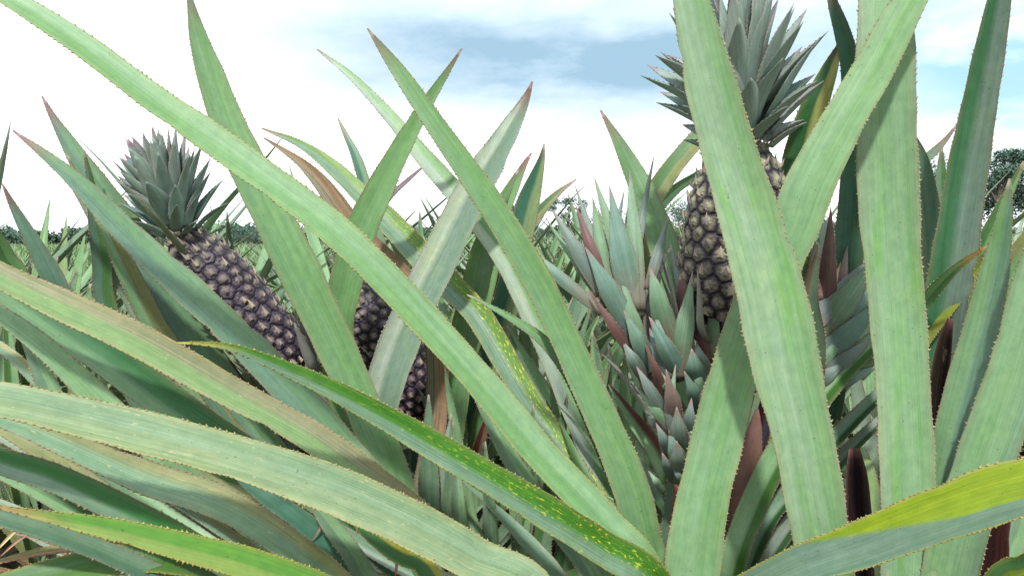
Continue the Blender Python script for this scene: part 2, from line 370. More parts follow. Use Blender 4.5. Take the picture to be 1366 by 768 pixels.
L(P6, [(-170, 350, 3), (-70, 383, 17), (-20, 405, 24), (40, 445, 29), (90, 490, 33), (130, 530, 35), (210, 605, 34), (330, 700, 32)], .80, .92, PALE, PALE, None, fold=.2)
L(P6, [(-200, 520, 3), (-50, 545, 17), (20, 562, 28), (100, 596, 38), (200, 640, 50), (280, 668, 52), (340, 700, 48), (400, 742, 44), (470, 800, 42)], .72, .86, mix3(GREY, PALE, .3), OLIVE, None, fold=.3, split=.35, mat='worn')
L(P6, [(-140, 575, 10), (-60, 592, 30), (0, 616, 38), (70, 640, 42), (150, 678, 42), (220, 713, 40), (300, 755, 36), (400, 820, 34)], .68, .83, GREY, (.02, .12, .02), None, fold=.5, split=.05, label='low leaf with a vivid dark green upper half')
L(P6, [(-22, 671, 2), (0, 676, 6), (60, 688, 16), (120, 701, 27), (180, 715, 35), (260, 736, 41), (340, 757, 46), (430, 788, 48), (520, 830, 46)], .56, .80, (.17, .26, .06), (.09, .24, .03), (.42, .32, .08), fold=.22, tip=(.34, .24, .10),
  label='bright green leaf along the bottom with yellow teeth and dried tip', spine=.0055)
L(P6, [(-220, 650, 3), (-90, 670, 20), (0, 692, 30), (70, 712, 32), (140, 736, 32), (230, 775, 32), (340, 830, 30)], .64, .82, mix3(GREY, TEAL, .4), GREY, None)
L(P6, [(300, 618, 6), (345, 655, 22), (400, 695, 30), (450, 735, 32), (500, 785, 32)], .90, .92, TEAL, TEAL, (.15, .16, .13), fold=.3)
L(P6, [(410, 664, 4), (436, 695, 22), (470, 740, 28), (510, 795, 30)], .88, .9, GREY, PALE, None)
L(P6, [(458, 680, 3), (490, 710, 18), (530, 742, 26), (580, 780, 30)], .87, .9, (.03, .11, .03), (.26, .25, .02), (.36, .28, .05), split=.45, fold=.35)
L(P6, [(-110, 806, 8), (20, 773, 34), (90, 758, 42), (160, 746, 44), (230, 748, 40), (330, 785, 36)], .70, .82, (.05, .13, .02), MID, (.36, .30, .05), fold=.3, label='short dark green leaf with yellow margins at the bottom left')
L(P6, [(-30, 756, 5), (50, 736, 12), (105, 727, 15), (170, 720, 15), (260, 735, 16)], .74, .82, BROWN, OLIVE, None, mat='dry')
L(P6, [(20, 432, 4), (42, 465, 18), (60, 505, 25), (90, 560, 28), (180, 660, 28)], .96, .97, GREY, PALE, None)
L(P6, [(-120, 400, 2), (-40, 440, 10), (10, 470, 16), (60, 520, 18), (140, 600, 18)], 1.0, .98, GREY, OLIVE, None, mat='worn')

# --- P3: broad upright leaves on the right
L(P3, [(862, -420, 3), (880, -270, 20), (896, -140, 34), (908, -60, 42), (921, 0, 48), (944, 100, 64), (972, 200, 73), (999, 285, 80), (1026, 384, 92), (1049, 494, 87), (1074, 600, 78), (1092, 700, 74), (1105, 770, 70), (1130, 850, 60)], .84, .92,
  mix3(PALE, SILVER, .3), mix3(PALE, GREEN, .45), (.24, .20, .12), fold=.14, label='broad pale leaf with bright green streaks in front of the tall fruit', wave=.012, mat='rubbed', split=.3)
L(P3, [(1172, -460, 3), (1176, -320, 28), (1179, -180, 50), (1180, -60, 63), (1181, 100, 73), (1183, 200, 76), (1187, 300, 74), (1194, 384, 70), (1204, 509, 67), (1211, 674, 68), (1211, 770, 66), (1205, 860, 58)], .93, .99,
  mix3(PALE, SILVER, .35), PALE, (.27, .19, .13), fold=.12, label='broad upright pale leaf running from top edge to bottom', split=-.5, wave=.006, mat='rubbed')
L(P3, [(1347, 238, 3), (1340, 290, 20), (1327, 360, 34), (1313, 420, 42), (1290, 510, 48), (1262, 620, 44), (1243, 710, 44), (1230, 800, 44)], .92, 1.0, mix3(GREEN, GREY, .4), BLUE, None, fold=.25)
L(P3, [(1520, -40, 4), (1480, 90, 34), (1430, 250, 58), (1392, 370, 66), (1350, 510, 67), (1312, 620, 68), (1280, 715, 68), (1255, 810, 64)], .80, .97, PALE, mix3(PALE, BLUE, .5), (.20, .14, .10), fold=.2, label='broad grey-green leaf leaning to the right edge', split=.6)
L(P5, [(1104, -20, 4), (1112, 8, 14), (1124, 45, 21), (1136, 100, 27), (1141, 200, 34), (1136, 300, 38), (1131, 360, 36), (1118, 480, 34), (1085, 620, 32)], 1.06, 1.2, TEAL, (.05, .12, .07), None, fold=.3)
L(P3, [(1140, 598, 14), (1143, 640, 28), (1146, 700, 34), (1150, 790, 34)], 1.07, 1.06, (.012, .005, .006), (.035, .022, .026), None, mat='dry', label='dead dark red leaf', split=.5, spine=0)
L(P3, [(1268, 425, 8), (1258, 470, 20), (1250, 540, 24), (1240, 680, 26)], 1.07, 1.06, (.05, .032, .024), (.018, .008, .008), None, mat='dry', label='dead brown leaf', split=.1, spine=0)
L(P3, [(1350, 640, 8), (1330, 710, 28), (1315, 780, 32)], .98, 1.0, (.022, .008, .008), (.04, .013, .011), None, mat='dry', label='dead dark red leaf', spine=0)
L(P3, [(1395, 590, 8), (1366, 680, 30), (1335, 760, 34), (1300, 830, 34)], 1.02, 1.0, GREY, PALE, None)
L(P3, [(1480, 715, 10), (1420, 735, 30), (1366, 757, 34), (1320, 785, 30)], .78, .92, MID, (.2, .25, .03), (.36, .30, .08), spine=.006)

# --- P4
L(P4, [(1350, -120, 4), (1343, -60, 18), (1333, 0, 29), (1314, 100, 40), (1299, 180, 46), (1284, 270, 52), (1271, 360, 56), (1258, 440, 56), (1248, 560, 50)], 1.02, 1.3, (.05, .17, .075), (.20, .295, .235), (.26, .18, .10), fold=.35, label='tall upright leaf, dark green left half and greyish right half', basecol=(.10, .16, .02), split=-.1)
L(P4, [(1318, 328, 2), (1295, 343, 8), (1265, 367, 14), (1230, 408, 18), (1195, 470, 20)], 1.12, 1.3, GREEN, MID, None, tip=(.35, .18, .04))
L(P4, [(1330, 325, 6), (1300, 362, 22), (1262, 405, 34), (1225, 452, 38), (1190, 520, 36)], 1.18, 1.32, (.16, .24, .04), (.24, .30, .05), (.40, .24, .07), fold=.3, label='yellow-green leaf with heavily toothed edge', spine=.006)
L(P4, [(1276, 470, 2), (1250, 482, 8), (1210, 520, 16), (1180, 600, 18)], 1.16, 1.3, GREEN, MID, None)
L(P4, [(1420, 250, 4), (1385, 305, 22), (1345, 360, 32), (1310, 420, 34), (1270, 520, 34)], 1.25, 1.38, OLIVE, GREEN, (.34, .24, .08), fold=.3)
L(P4, [(1430, 320, 4), (1390, 355, 18), (1350, 400, 26), (1310, 470, 30), (1270, 560, 30)], 1.22, 1.36, GREEN, OLIVE, None)
L(P4, [(1219, 178, 3), (1230, 220, 20), (1240, 290, 30), (1246, 360, 34), (1246, 450, 36)], 1.25, 1.36, SILVER, BLUE, None, split=-.6)
L(P4, [(1277, 165, 2), (1262, 186, 7), (1240, 208, 13), (1215, 228, 15), (1190, 270, 18), (1190, 400, 22)], 1.3, 1.4, GREY, GREY, None, tip=(.25, .15, .13))
L(P4, [(1366, 215, 3), (1352, 245, 10), (1330, 290, 18), (1300, 360, 24), (1270, 470, 26)], 1.3, 1.4, MID, GREEN, None)
L(P4, [(1256, 195, 3), (1256, 240, 14), (1260, 300, 20), (1255, 400, 24)], 1.4, 1.42, BLUE, MID, None)
L(P4, [(1420, 40, 3), (1395, 26, 12), (1366, 14, 10), (1350, 4, 2)][::-1], .92, .94, MAUVE, GREY, None, base=False) if False else None
# --- P5: leaves round the crowned fruit
L(P5, [(1124, 50, 2), (1104, 100, 24), (1085, 150, 38), (1070, 210, 48), (1062, 290, 50), (1055, 380, 46), (1040, 520, 42)], 1.08, 1.2, (.025, .10, .03), (.34, .34, .11), (.22, .18, .06), fold=.3, label='dark green and cream leaf right of the tall crown', split=.05)
L(P5, [(1205, 420, 8), (1170, 452, 26), (1130, 490, 34), (1085, 540, 38), (1035, 612, 38), (1000, 685, 36), (975, 760, 34)], 1.08, 1.12, PALE, (.04, .12, .02), None, fold=.3, split=.25)
L(P5, [(1215, 490, 6), (1170, 530, 18), (1110, 590, 22), (1050, 660, 26), (1005, 730, 28)], 1.11, 1.13, GREY, (.02, .07, .02), None, fold=.5, split=.2)
L(P5, [(1215, 530, 6), (1165, 570, 16), (1110, 625, 20), (1060, 690, 24), (1015, 760, 26)], 1.13, 1.14, mix3(GREY, MAUVE, .4), (.02, .07, .02), None, fold=.4, split=.2)
L(P5, [(801, 147, 2), (813, 168, 9), (829, 196, 18), (849, 236, 29), (868, 280, 36), (884, 325, 40), (900, 400, 40), (920, 560, 40)], 1.24, 1.24, mix3(GREEN, PALE, .5), PALE, None, fold=.25, tip=(.20, .14, .10))
L(P5, [(1000, 110, 3), (960, 152, 20), (925, 192, 27), (893, 232, 28), (868, 275, 28), (860, 330, 30), (880, 480, 32)], 1.3, 1.32, MID, OLIVE, None, fold=.4, split=.0)
L(P5, [(960, 215, 3), (925, 236, 11), (895, 258, 15), (870, 300, 18), (870, 420, 22)], 1.36, 1.36, MID, GREEN, None)
L(P5, [(1092, 330, 4), (1080, 400, 24), (1085, 480, 30), (1060, 620, 30)], 1.0, 1.15, (.18, .15, .10), GREY, (.20, .06, .05))
L(P5, [(1118, 560, 4), (1105, 600, 18), (1075, 680, 26), (1035, 780, 28)], 1.16, 1.18, TEAL, GREY, None)
L(P5, [(1010, 545, 4), (1006, 580, 22), (998, 630, 30), (985, 720, 30)], 1.1, 1.16, PINK, PINK, (.20, .05, .05), name='leaf', label='short pink leaf base')
L(P5, [(1030, 500, 4), (1023, 540, 20), (1010, 600, 24), (990, 700, 24)], 1.13, 1.18, DRED, (.05, .04, .06), None, mat='dry')
# --- P1
L(P1, [(250, -18, 3), (256, 12, 12), (265, 50, 24), (280, 95, 35), (297, 145, 43), (320, 200, 49), (343, 250, 52), (372, 310, 55), (405, 375, 56), (430, 425, 54), (470, 510, 50), (513, 610, 50), (535, 690, 46)], 1.20, 1.30,
  mix3(GREEN, GREY, .25), GREEN, None, fold=.22, label='tall green leaf rising straight to the top edge', tip=(.14, .12, .09))
L(P1, [(17, 174, 2), (60, 207, 14), (108, 248, 27), (150, 290, 36), (200, 338, 42), (262, 396, 45), (335, 468, 46), (400, 535, 48), (450, 592, 48), (505, 665, 44)], 1.12, 1.26, BLUE, mix3(GREEN, BLUE, .5), None, fold=.2, tip=(.20, .11, .11))
L(P1, [(56, 128, 2), (70, 155, 9), (92, 192, 20), (118, 235, 34), (150, 285, 46), (190, 345, 58), (230, 412, 62), (270, 478, 58), (330, 570, 52), (430, 700, 44)], 1.24, 1.38, BLUE, mix3(BLUE, GREEN, .5), None, fold=.25, tip=(.20, .11, .11))
L(P1, [(88, 205, 2), (118, 262, 10), (150, 325, 22), (178, 380, 30), (215, 450, 32), (300, 570, 32), (420, 700, 30)], 1.20, 1.38, PALE, OLIVE, None, fold=.4)
L(P1, [(96, 250, 3), (120, 285, 12), (150, 350, 16), (180, 410, 20), (230, 500, 22), (360, 650, 24)], 1.26, 1.4, SILVER, GREEN, None)
L(P1, [(112, 200, 2), (122, 250, 12), (129, 300, 19), (136, 350, 24), (142, 410, 26), (190, 540, 28), (350, 700, 28)], 1.22, 1.4, BLUE, MID, None)
L(P1, [(710, 109, 2), (704, 126, 9), (693, 150, 20), (672, 188, 34), (650, 224, 43), (627, 262, 48), (598, 322, 52), (568, 383, 52), (542, 438, 52), (517, 505, 52), (505, 560, 50), (502, 660, 46)], 1.29, 1.34,
  (.37, .45, .35), (.14, .22, .155), (.22, .20, .14), fold=.5, label='broad folded leaf, silvery left half and grey right half', split=-.22, tip=(.16, .07, .06), wave=.01)
L(P1, [(616, 65, 2), (604, 84, 6), (588, 108, 11), (560, 152, 20), (530, 207, 30), (503, 262, 38), (482, 308, 43), (460, 385, 44), (450, 450, 44), (465, 560, 42)], 1.26, 1.37, GREEN, GREEN, None, fold=.2, tip=(.16, .10, .08))
L(P1, [(352, 184, 2), (380, 202, 8), (405, 220, 15), (432, 248, 23), (470, 300, 29), (508, 342, 31), (540, 375, 30), (580, 450, 30), (575, 600, 30)], 1.36, 1.44, (.20, .19, .13), BROWN, (.17, .10, .07), mat='dry', fold=.4, label='dry brown leaf with a curled tip', split=-.1)
L(P1, [(300, 405, 4), (318, 450, 18), (345, 500, 24), (400, 600, 26)], 1.4, 1.42, GREY, DRED, None)
L(P1, [(268, 430, 4), (290, 470, 16), (330, 530, 22), (400, 630, 26)], 1.38, 1.42, (.12, .11, .12), MAUVE, None, mat='dry')
L(P1, [(395, 440, 3), (408, 470, 12), (420, 520, 16), (450, 620, 20)], 1.40, 1.42, GREY, MAUVE, None)
L(P1, [(352, 500, 3), (395, 545, 16), (440, 600, 22), (490, 680, 26)], 1.34, 1.40, GREY, TEAL, None, fold=.4)
# --- P7
L(P7, [(692, 225, 2), (673, 262, 14), (655, 305, 27), (640, 355, 37), (626, 420, 39), (612, 490, 40), (601, 560, 42), (589, 640, 43), (578, 720, 42)], 1.40, 1.50, GREEN, mix3(GREEN, GREY, .5), (.22, .24, .04), fold=.25)
L(P7, [(594, 478, 8), (584, 515, 20), (574, 570, 22), (566, 660, 24)], 1.46, 1.52, (.06, .09, .05), GREY, None, label='torn leaf with a rotted end')
L(P7, [(640, 470, 3), (645, 540, 18), (632, 620, 26), (605, 720, 28)], 1.52, 1.58, MID, GREY, None)
L(P7, [(655, 540, 3), (640, 590, 14), (618, 660, 18), (590, 740, 20)], 1.50, 1.58, RED, (.15, .10, .06), None, mat='dry')
L(P7, [(726, 192, 2), (722, 214, 10), (713, 243, 22), (703, 275, 31), (695, 310, 36), (685, 370, 36), (655, 480, 36), (600, 650, 34)], 1.50, 1.60, TEAL, mix3(OLIVE, PALE, .5), None, fold=.35, split=.1)
L(P7, [(709, 204, 2), (698, 222, 9), (684, 250, 17), (670, 285, 22), (655, 350, 24), (610, 560, 26)], 1.58, 1.62, GREY, GREEN, None, tip=(.20, .09, .10))
L(P7, [(769, 239, 2), (745, 257, 9), (722, 280, 15), (702, 306, 19), (670, 380, 22), (610, 560, 24)], 1.62, 1.65, MID, OLIVE, None, tip=(.22, .15, .12))
L(P7, [(451, 158, 2), (461, 180, 7), (474, 208, 13), (486, 245, 17), (500, 300, 18), (530, 480, 22)], 1.70, 1.66, TEAL, GREY, None, tip=(.22, .20, .14))
L(P7, [(571, 217, 2), (545, 240, 6), (518, 267, 8), (500, 300, 9), (510, 460, 14)], 1.75, 1.66, MAUVE, MAUVE, None, mat='dry')
L(P7, [(560, 283, 2), (561, 310, 7), (560, 360, 10), (560, 480, 16)], 2.0, 1.7, TEAL, MID, None)
# --- P8
L(P8, [(3, 245, 2), (14, 268, 8), (30, 298, 15), (54, 342, 24), (76, 388, 29), (88, 460, 30), (80, 600, 30)], 1.5, 1.7, BLUE, BLUE, None, tip=(.2, .12, .11))
L(P8, [(-25, 270, 4), (-10, 305, 14), (8, 342, 22), (30, 390, 26), (50, 560, 28)], 1.45, 1.7, MID, GREEN, None)
L(P8, [(175, 300, 2), (152, 345, 6), (128, 400, 9), (85, 560, 14)], 1.8, 1.75, STRAW, GREEN, None)
L(P8, [(68, 520, 3), (30, 560, 18), (-20, 640, 22)][::1], 1.5, 1.7, OLIVE, GREY, None)

# --- further leaves between the big ones
rg = random.Random(21)
for _ in range(30):
    rt = rg.choice((P7, P7, P5, P1)); x0 = rg.uniform(560, 905); y0 = rg.uniform(470, 640); sx = rg.uniform(-.42, .42); d = rg.uniform(1.30, 1.56); w = rg.uniform(16, 30); c = rg.choice([PALE, PALE, GREY, GREEN, SILVER, MID])
    L(rt, [(x0, y0, 2), (x0 + sx * -18, y0 + 45, w * .5), (x0 - sx * 45, y0 + 110, w * .9), (x0 - sx * 85, y0 + 200, w), (x0 - sx * 110, y0 + 270, w)], d, d + .05, c, rg.choice([c, GREY, PALE]), None, fold=.3)
for _ in range(26):
    rt = P6 if rg.random() < .6 else P8; x0 = rg.uniform(-120, 330); y0 = 470 + (x0 + 120) * .32 + rg.uniform(0, 190); k = rg.uniform(.35, .75); d = rg.uniform(.93, 1.12); w = rg.uniform(20, 32); c = rg.choice([PALE, GREY, GREY, GREEN, SILVER, OLIVE])
    L(P6, [(x0, y0, 2), (x0 + 50, y0 + 50 * k * .8, w * .5), (x0 + 120, y0 + 120 * k * .9, w * .9), (x0 + 220, y0 + 220 * k, w), (x0 + 320, y0 + 330 * k, w)], d, d + .02, c, rg.choice([c, GREY, MID]), None, fold=.3)
for _ in range(14):
    rt = rg.choice((P4, P4, P5)); x0 = rg.uniform(1010, 1350); y0 = rg.uniform(420, 620); sx = rg.uniform(-.5, .5); d = rg.uniform(1.20, 1.42); w = rg.uniform(18, 30); c = rg.choice([PALE, GREY, GREEN, SILVER, MID])
    L(rt, [(x0, y0, 2), (x0 - sx * 18, y0 + 45, w * .5), (x0 - sx * 45, y0 + 110, w * .9), (x0 - sx * 85, y0 + 200, w)], d, d + .05, c, rg.choice([c, GREY, PALE]), None, fold=.3)

for k in range(64):
    zone = k % 4
    if zone == 0: rt, x0, y0, d = P8, rg.uniform(-20, 135), rg.uniform(325, 420), rg.uniform(1.55, 1.8)
    elif zone == 1: rt, x0, y0, d = P7, rg.uniform(300, 500), rg.uniform(335, 440), rg.uniform(1.62, 1.85)
    else: rt, x0, y0, d = P7 if rg.random() < .5 else P5, rg.uniform(590, 900), rg.uniform(300, 470), rg.uniform(1.50, 1.85)
    b_ = root_pos[rt.name]; bx = 683 + b_.x / max(.3, b_.y) * F
    w = rg.uniform(14, 26); c = rg.choice([PALE, PALE, GREEN, GREY, SILVER, mix3(PALE, YEL, .3), MID, mix3(PALE, OLIVE, .4)]); dx = (bx - x0) * .30 + rg.uniform(-50, 50)
    L(rt, [(x0, y0, 2), (x0 + dx * .2, y0 + 40, w * .5), (x0 + dx * .5, y0 + 100, w * .9), (x0 + dx, y0 + 190, w), (x0 + dx * 1.3, y0 + 260, w)], d, d + .03, c, rg.choice([c, GREY, PALE]), None, fold=.35)

# --- leaves growing away from the viewer, so that each plant is whole
def grow(root, az, el, length, w, c1, c2=None, droop=.5, mat='waxy', **k):
    b = root_pos[root.name]; pts = []
    n = 8; p = Vector((b.x, b.y, b.z - .02)); e = el
    for i in range(n + 1):
        u = i / n; ww = w * (.8 + .45 * u if u < .35 else .957) * (1 - max(0, (u - .35) / .65) ** 1.7)
        pts.append((p.x, p.y, p.z, max(.0008, ww)))
        step = length / n; p = p + Vector((math.cos(az) * math.cos(e), math.sin(az) * math.cos(e), math.sin(e))) * step; e -= droop / n
    mb = MB(); leaf_into(mb, pts[::-1], 0, facing_axis((b.x, b.y, 0)), c1, c2, None, None, .35, n=30, spine=.008, **k)
    return mb.build('leaf', [mat, 'spine'], root, (b.x, b.y, b.z))
PAL = [GREEN, PALE, GREY, MID, mix3(GREEN, OLIVE, .5), BLUE, SILVER, mix3(GREEN, MID, .5)]
for rt, k, a0, a1, hi in ((P1, 9, 30, 150, .50), (P2, 9, 10, 150, .56), (P3, 8, 20, 150, .58), (P4, 8, 10, 170, .66), (P5, 9, 30, 170, .6), (P7, 10, 10, 170, .66), (P8, 10, 0, 180, .7)):
    for i in range(k):
        az = R(a0 + (a1 - a0) * (i + random.uniform(.1, .9)) / k); c = random.choice(PAL)
        grow(rt, az, R(random.uniform(38, 68)), hi * random.uniform(.72, 1.0), random.uniform(.034, .046), c, random.choice((c, GREY, MID)), droop=random.uniform(.3, .9))
    for i in range(5):
        az = R(random.uniform(0, 360)); grow(rt, az, R(random.uniform(-5, 25)), random.uniform(.28, .45), random.uniform(.026, .036), mix3(BROWN, RED, random.random() * .7), None, droop=random.uniform(.6, 1.1), mat='dry')

# ------------------------------------------------------------------ fruits
def make_fruit(root, top, bot, rad, eye, seed, label, crown=None, stalk_to=None, warm=0.):
    axis = (top - bot); Ln = axis.length; ez = axis.normalized(); ex = ez.cross(Vector((0, 1, 0))).normalized(); ey = ez.cross(ex)
    nt, nz = 260, 330
    tt = np.linspace(0, 1, nz); prof = np.clip(1 - np.abs(2 * tt - .92) ** 3.4 * .62, .05, 1); prof = np.where(tt > .5, np.minimum(prof, np.sqrt(np.clip(1 - ((tt - .5) / .5) ** 5, 0, 1)) * .98 + .02), prof)
    prof = np.where(tt < .12, prof * np.sqrt(np.clip(tt / .12, 0.02, 1)) ** .8, prof)
    rng = np.random.default_rng(seed)
    per = max(7, round(2 * math.pi * rad * .95 / eye)); rows_ = max(4, round(Ln / (eye * .84)))
    ez_, eth = [], []
    for r_ in range(rows_):
        for q_ in range(per):
            ez_.append((r_ + .5 + .42 * (q_ / per - .5)) / rows_); eth.append((q_ + .5 * (r_ % 2)) / per * 2 * math.pi + r_ * .03)
    ez_ = np.array(ez_); eth = np.array(eth); ne = len(ez_)
    ez_ = ez_ + rng.normal(0, .15 / rows_, ne); eth = eth + rng.normal(0, .055, ne)
    erad = np.interp(ez_, tt, prof) * rad
    TH, ZZ = np.meshgrid(np.linspace(0, 2 * math.pi, nt, endpoint=False), tt)
    th = TH.ravel(); zz = ZZ.ravel(); rr = np.interp(zz, tt, prof) * rad
    d1 = np.full(th.size, 9.); d2 = np.full(th.size, 9.); idx = np.zeros(th.size, int)
    for e in range(ne):
        dth = (th - eth[e] + math.pi) % (2 * math.pi) - math.pi
        dd = np.hypot(dth * np.maximum(rr, rad * .35), (zz - ez_[e]) * Ln)
        m = dd < d1; d2 = np.where(m, d1, np.minimum(d2, dd)); idx = np.where(m, e, idx); d1 = np.where(m, dd, d1)
    g = np.clip((d2 - d1) / (eye * .55), 0, 1); gs = g * g * (3 - 2 * g)
    cen = np.exp(-(d1 / (eye * .20)) ** 2); ring = np.exp(-((d1 - eye * .30) / (eye * .09)) ** 2)
    hv = rng.uniform(.65, 1.3, ne)[idx]
    rad_ = np.cos(np.arctan2((zz - ez_[idx]) * Ln, ((th - eth[idx] + math.pi) % (2 * math.pi) - math.pi) * rr) * 7 + idx)
    h = (gs ** .36) * eye * .125 * hv + cen * eye * .075 - ring * eye * .04 + rad_ * gs * (1 - cen) * eye * .006 + rng.normal(0, .00035, th.size)
    R_ = rr + h - eye * .10
    P = (np.outer(zz * Ln, np.array(ez)) + np.outer(R_ * np.cos(th), np.array(ex)) + np.outer(R_ * np.sin(th), np.array(ey)) + np.array(bot))
    gro = np.array((.010, .006, .014)); mid = np.array((.058, .040, .056)) * (1 - warm) + np.array((.13, .115, .075)) * warm; tan = np.array((.150, .128, .105)) * (1 - warm) + np.array((.23, .225, .145)) * warm
    ev = rng.uniform(.65, 1.25, ne)[idx][:, None]; up = ((zz - ez_[idx]) * Ln / eye)[:, None]
    c = gro + (mid - gro) * np.clip((g[:, None] - .20) / .5, 0, 1)
    c = c + (tan * ev - c) * np.clip(np.exp(-(d1 / (eye * (.27 + .05 * warm))) ** 4)[:, None] * (.50 + .35 * warm), 0, .9)
    c = c + (np.array((.22, .19, .14)) * (1 - warm) + np.array((.34, .31, .22)) * warm - c) * (cen * .45)[:, None]
    c = c * (1 + (np.array((.10, .28, .02)) * (zz[:, None] - .5) * 1.2))
    c = np.clip(c * (1 + .16 * rad_[:, None] * (1 - cen[:, None])) * rng.uniform(.85, 1.15, (len(c), 1)), .002, 1)
    mb = MB(); faces = []
    for j in range(nz - 1):
        a = j * nt
        for i in range(nt):
            i2 = (i + 1) % nt; faces.append((a + i, a + i2, a + nt + i2, a + nt + i))
    faces.append(tuple(range(nt - 1, -1, -1))); faces.append(tuple((nz - 1) * nt + i for i in range(nt)))
    mb.add([Vector(p) for p in P], [tuple(x) for x in c], [(0, 0)] * len(P), faces)
    # a small pointed bract on every eye
    for e in range(ne):
        if ez_[e] > .99 or ez_[e] < .02: continue
        r0 = erad[e] + eye * .09; rd = ex * math.cos(eth[e]) + ey * math.sin(eth[e]); td = ez.cross(rd)
        p0 = bot + ez * (ez_[e] * Ln - eye * .22) + rd * r0; l = eye * rng.uniform(.40, .85); w = eye * rng.uniform(.14, .24)
        q = [p0 + td * w, p0 - td * w, p0 + rd * eye * .16 + ez * eye * .1, p0 + ez * l + rd * (eye * rng.uniform(.1, .26)) + td * w * rng.uniform(-.4, .4), p0 + ez * eye * .12 + rd * -.001]
        cc = mix3((.06, .04, .06), (.26, .22, .15), rng.uniform(0, 1)); tip = mix3((.10, .07, .07), (.26, .21, .15), rng.uniform(0, 1))
        mb.add(q, [cc, cc, cc, tip, cc], [(0, 0)] * 5, [(0, 2, 3), (2, 1, 3), (1, 4, 3), (4, 0, 3)])
    fr = mb.build('fruit', ['fruit'], root, bot); fr['label'] = label
    # stalk
    b = root_pos[root.name]; st = MB(); n = 10; v, cc, uu, ff = [], [], [], []
    c0 = Vector(b); c3 = bot + ez * .02; c1 = c0 + Vector((0, 0, .18)); c2 = bot - ez * .10
    for j in range(13):
        t = j / 12; p = c0 * (1 - t) ** 3 + c1 * 3 * t * (1 - t) ** 2 + c2 * 3 * t * t * (1 - t) + c3 * t ** 3
        for i in range(n):
            an = 2 * math.pi * i / n; r = .017 + .004 * math.sin(j * 2.1)
            v.append(p + ex * r * math.cos(an) + ey * r * math.sin(an)); cc.append(mix3((.16, .15, .11), MAUVE, (j % 3) / 3)); uu.append((an * r, t))
    for j in range(12):
        for i in range(n): ff.append((j * n + i, j * n + (i + 1) % n, (j + 1) * n + (i + 1) % n, (j + 1) * n + i))
    st.add(v, cc, uu, ff); st.build('stalk', ['young'], root, c0)
    # withered bracts under the fruit
    bb = MB()
    for i in range(9):
        an = i * 2.4; rd = ex * math.cos(an) + ey * math.sin(an); p0 = bot + ez * -.015 + rd * .018
        pts = [(*(p0 + rd * (.03 + .05 * u) * (1 if u else .2) + ez * (.10 * u)), .020 * (1 - u ** 2) + .001) for u in (1, .75, .5, .25, 0)]
        leaf_into(bb, pts, 0, facing_axis(tuple(bot + ez)), MAUVE, (.16, .14, .13), fold=.3, n=10, spine=0, lo=True)
    bb.build('bract_ruff', ['young'], root, bot)
    if crown: make_crown(fr, top - ez * rad * .30, *crown)
    return fr
def make_crown(fr, base, tip, nleaf, rmax, wl, cols, seed, lens, tilts):
    rnd = random.Random(seed); ax = tip - base; H = ax.length; ez = ax.normalized(); ex = ez.cross(Vector((0, 1, 0))).normalized(); ey = ez.cross(ex)
    mb = MB()
    for k in range(nleaf):
        u = k / (nleaf - 1); an = k * 2.399963 + rnd.uniform(-.2, .2); rd = ex * math.cos(an) + ey * math.sin(an)
        base_h = H * (.02 + .50 * u ** .9); r0 = rmax * .17 * (1 - u) ** .5 + .003
        ln = np.interp(u, (0, .1, .35, .7, 1), lens) * H * rnd.uniform(.86, 1.1); tilt = np.interp(u, (0, .12, .4, .7, 1), tilts) * rnd.uniform(.85, 1.15)
        pts = []; p = base + ez * base_h + rd * r0; e = tilt * .85; n = 6
        w = wl * np.interp(u, (0, .2, .6, 1), (.55, .9, 1.0, .7))
        for i in range(n + 1):
            q = i / n; ww = w * (1 - q ** 2.5) * (1 if q > .12 else .9); pts.append((*p, max(.0006, ww)))
            p = p + (ez * math.cos(e) + rd * math.sin(e)) * ln / n; e += tilt * .32 / n
        c = mix3(rnd.choice(cols), rnd.choice(cols), .4); inner = mix3(c, (.24, .09, .08), .55 * u ** 2 * rnd.random())
        leaf_into(mb, pts[::-1], 0, facing_axis(tuple(base + ez * base_h + ez * 3)), inner, None, mix3(c, (.22, .10, .12), .55), mix3(c, (.25, .31, .27), .55), .45, thick=.0016, n=13, spine=.0065, spine_len=.0014, lo=True, tipcol=(.22, .12, .14))
    return mb.build('crown', ['young', 'spine'], fr, base)
CB = [(.19, .31, .265), (.23, .33, .28), (.18, .29, .26), (.25, .31, .28), (.23, .25, .255)]
make_fruit(P1, at(232, 304, 1.30), at(398, 506, 1.36), .054, .0225, 3, 'long dark purple fruit leaning left',
           (at(204, 176, 1.27), 66, .13, .036, CB, 4, (.26, .46, .60, .60, .50), (1.2, .85, .56, .34, .06)))
make_fruit(P7, at(462, 372, 1.50), at(578, 560, 1.55), .060, .0215, 9, 'dark purple fruit behind a folded leaf')
make_fruit(P5, at(998, 184, 1.06), at(962, 440, 1.10), .066, .0232, 6, 'greenish brown fruit with purple seams',
           (at(972, -25, 1.04), 70, .17, .050, [(.21, .33, .275), (.24, .35, .28), (.26, .32, .295), (.27, .28, .28), (.20, .31, .275)], 8, (.22, .40, .54, .56, .5), (1.25, 1.0, .78, .44, .1)), warm=.75)

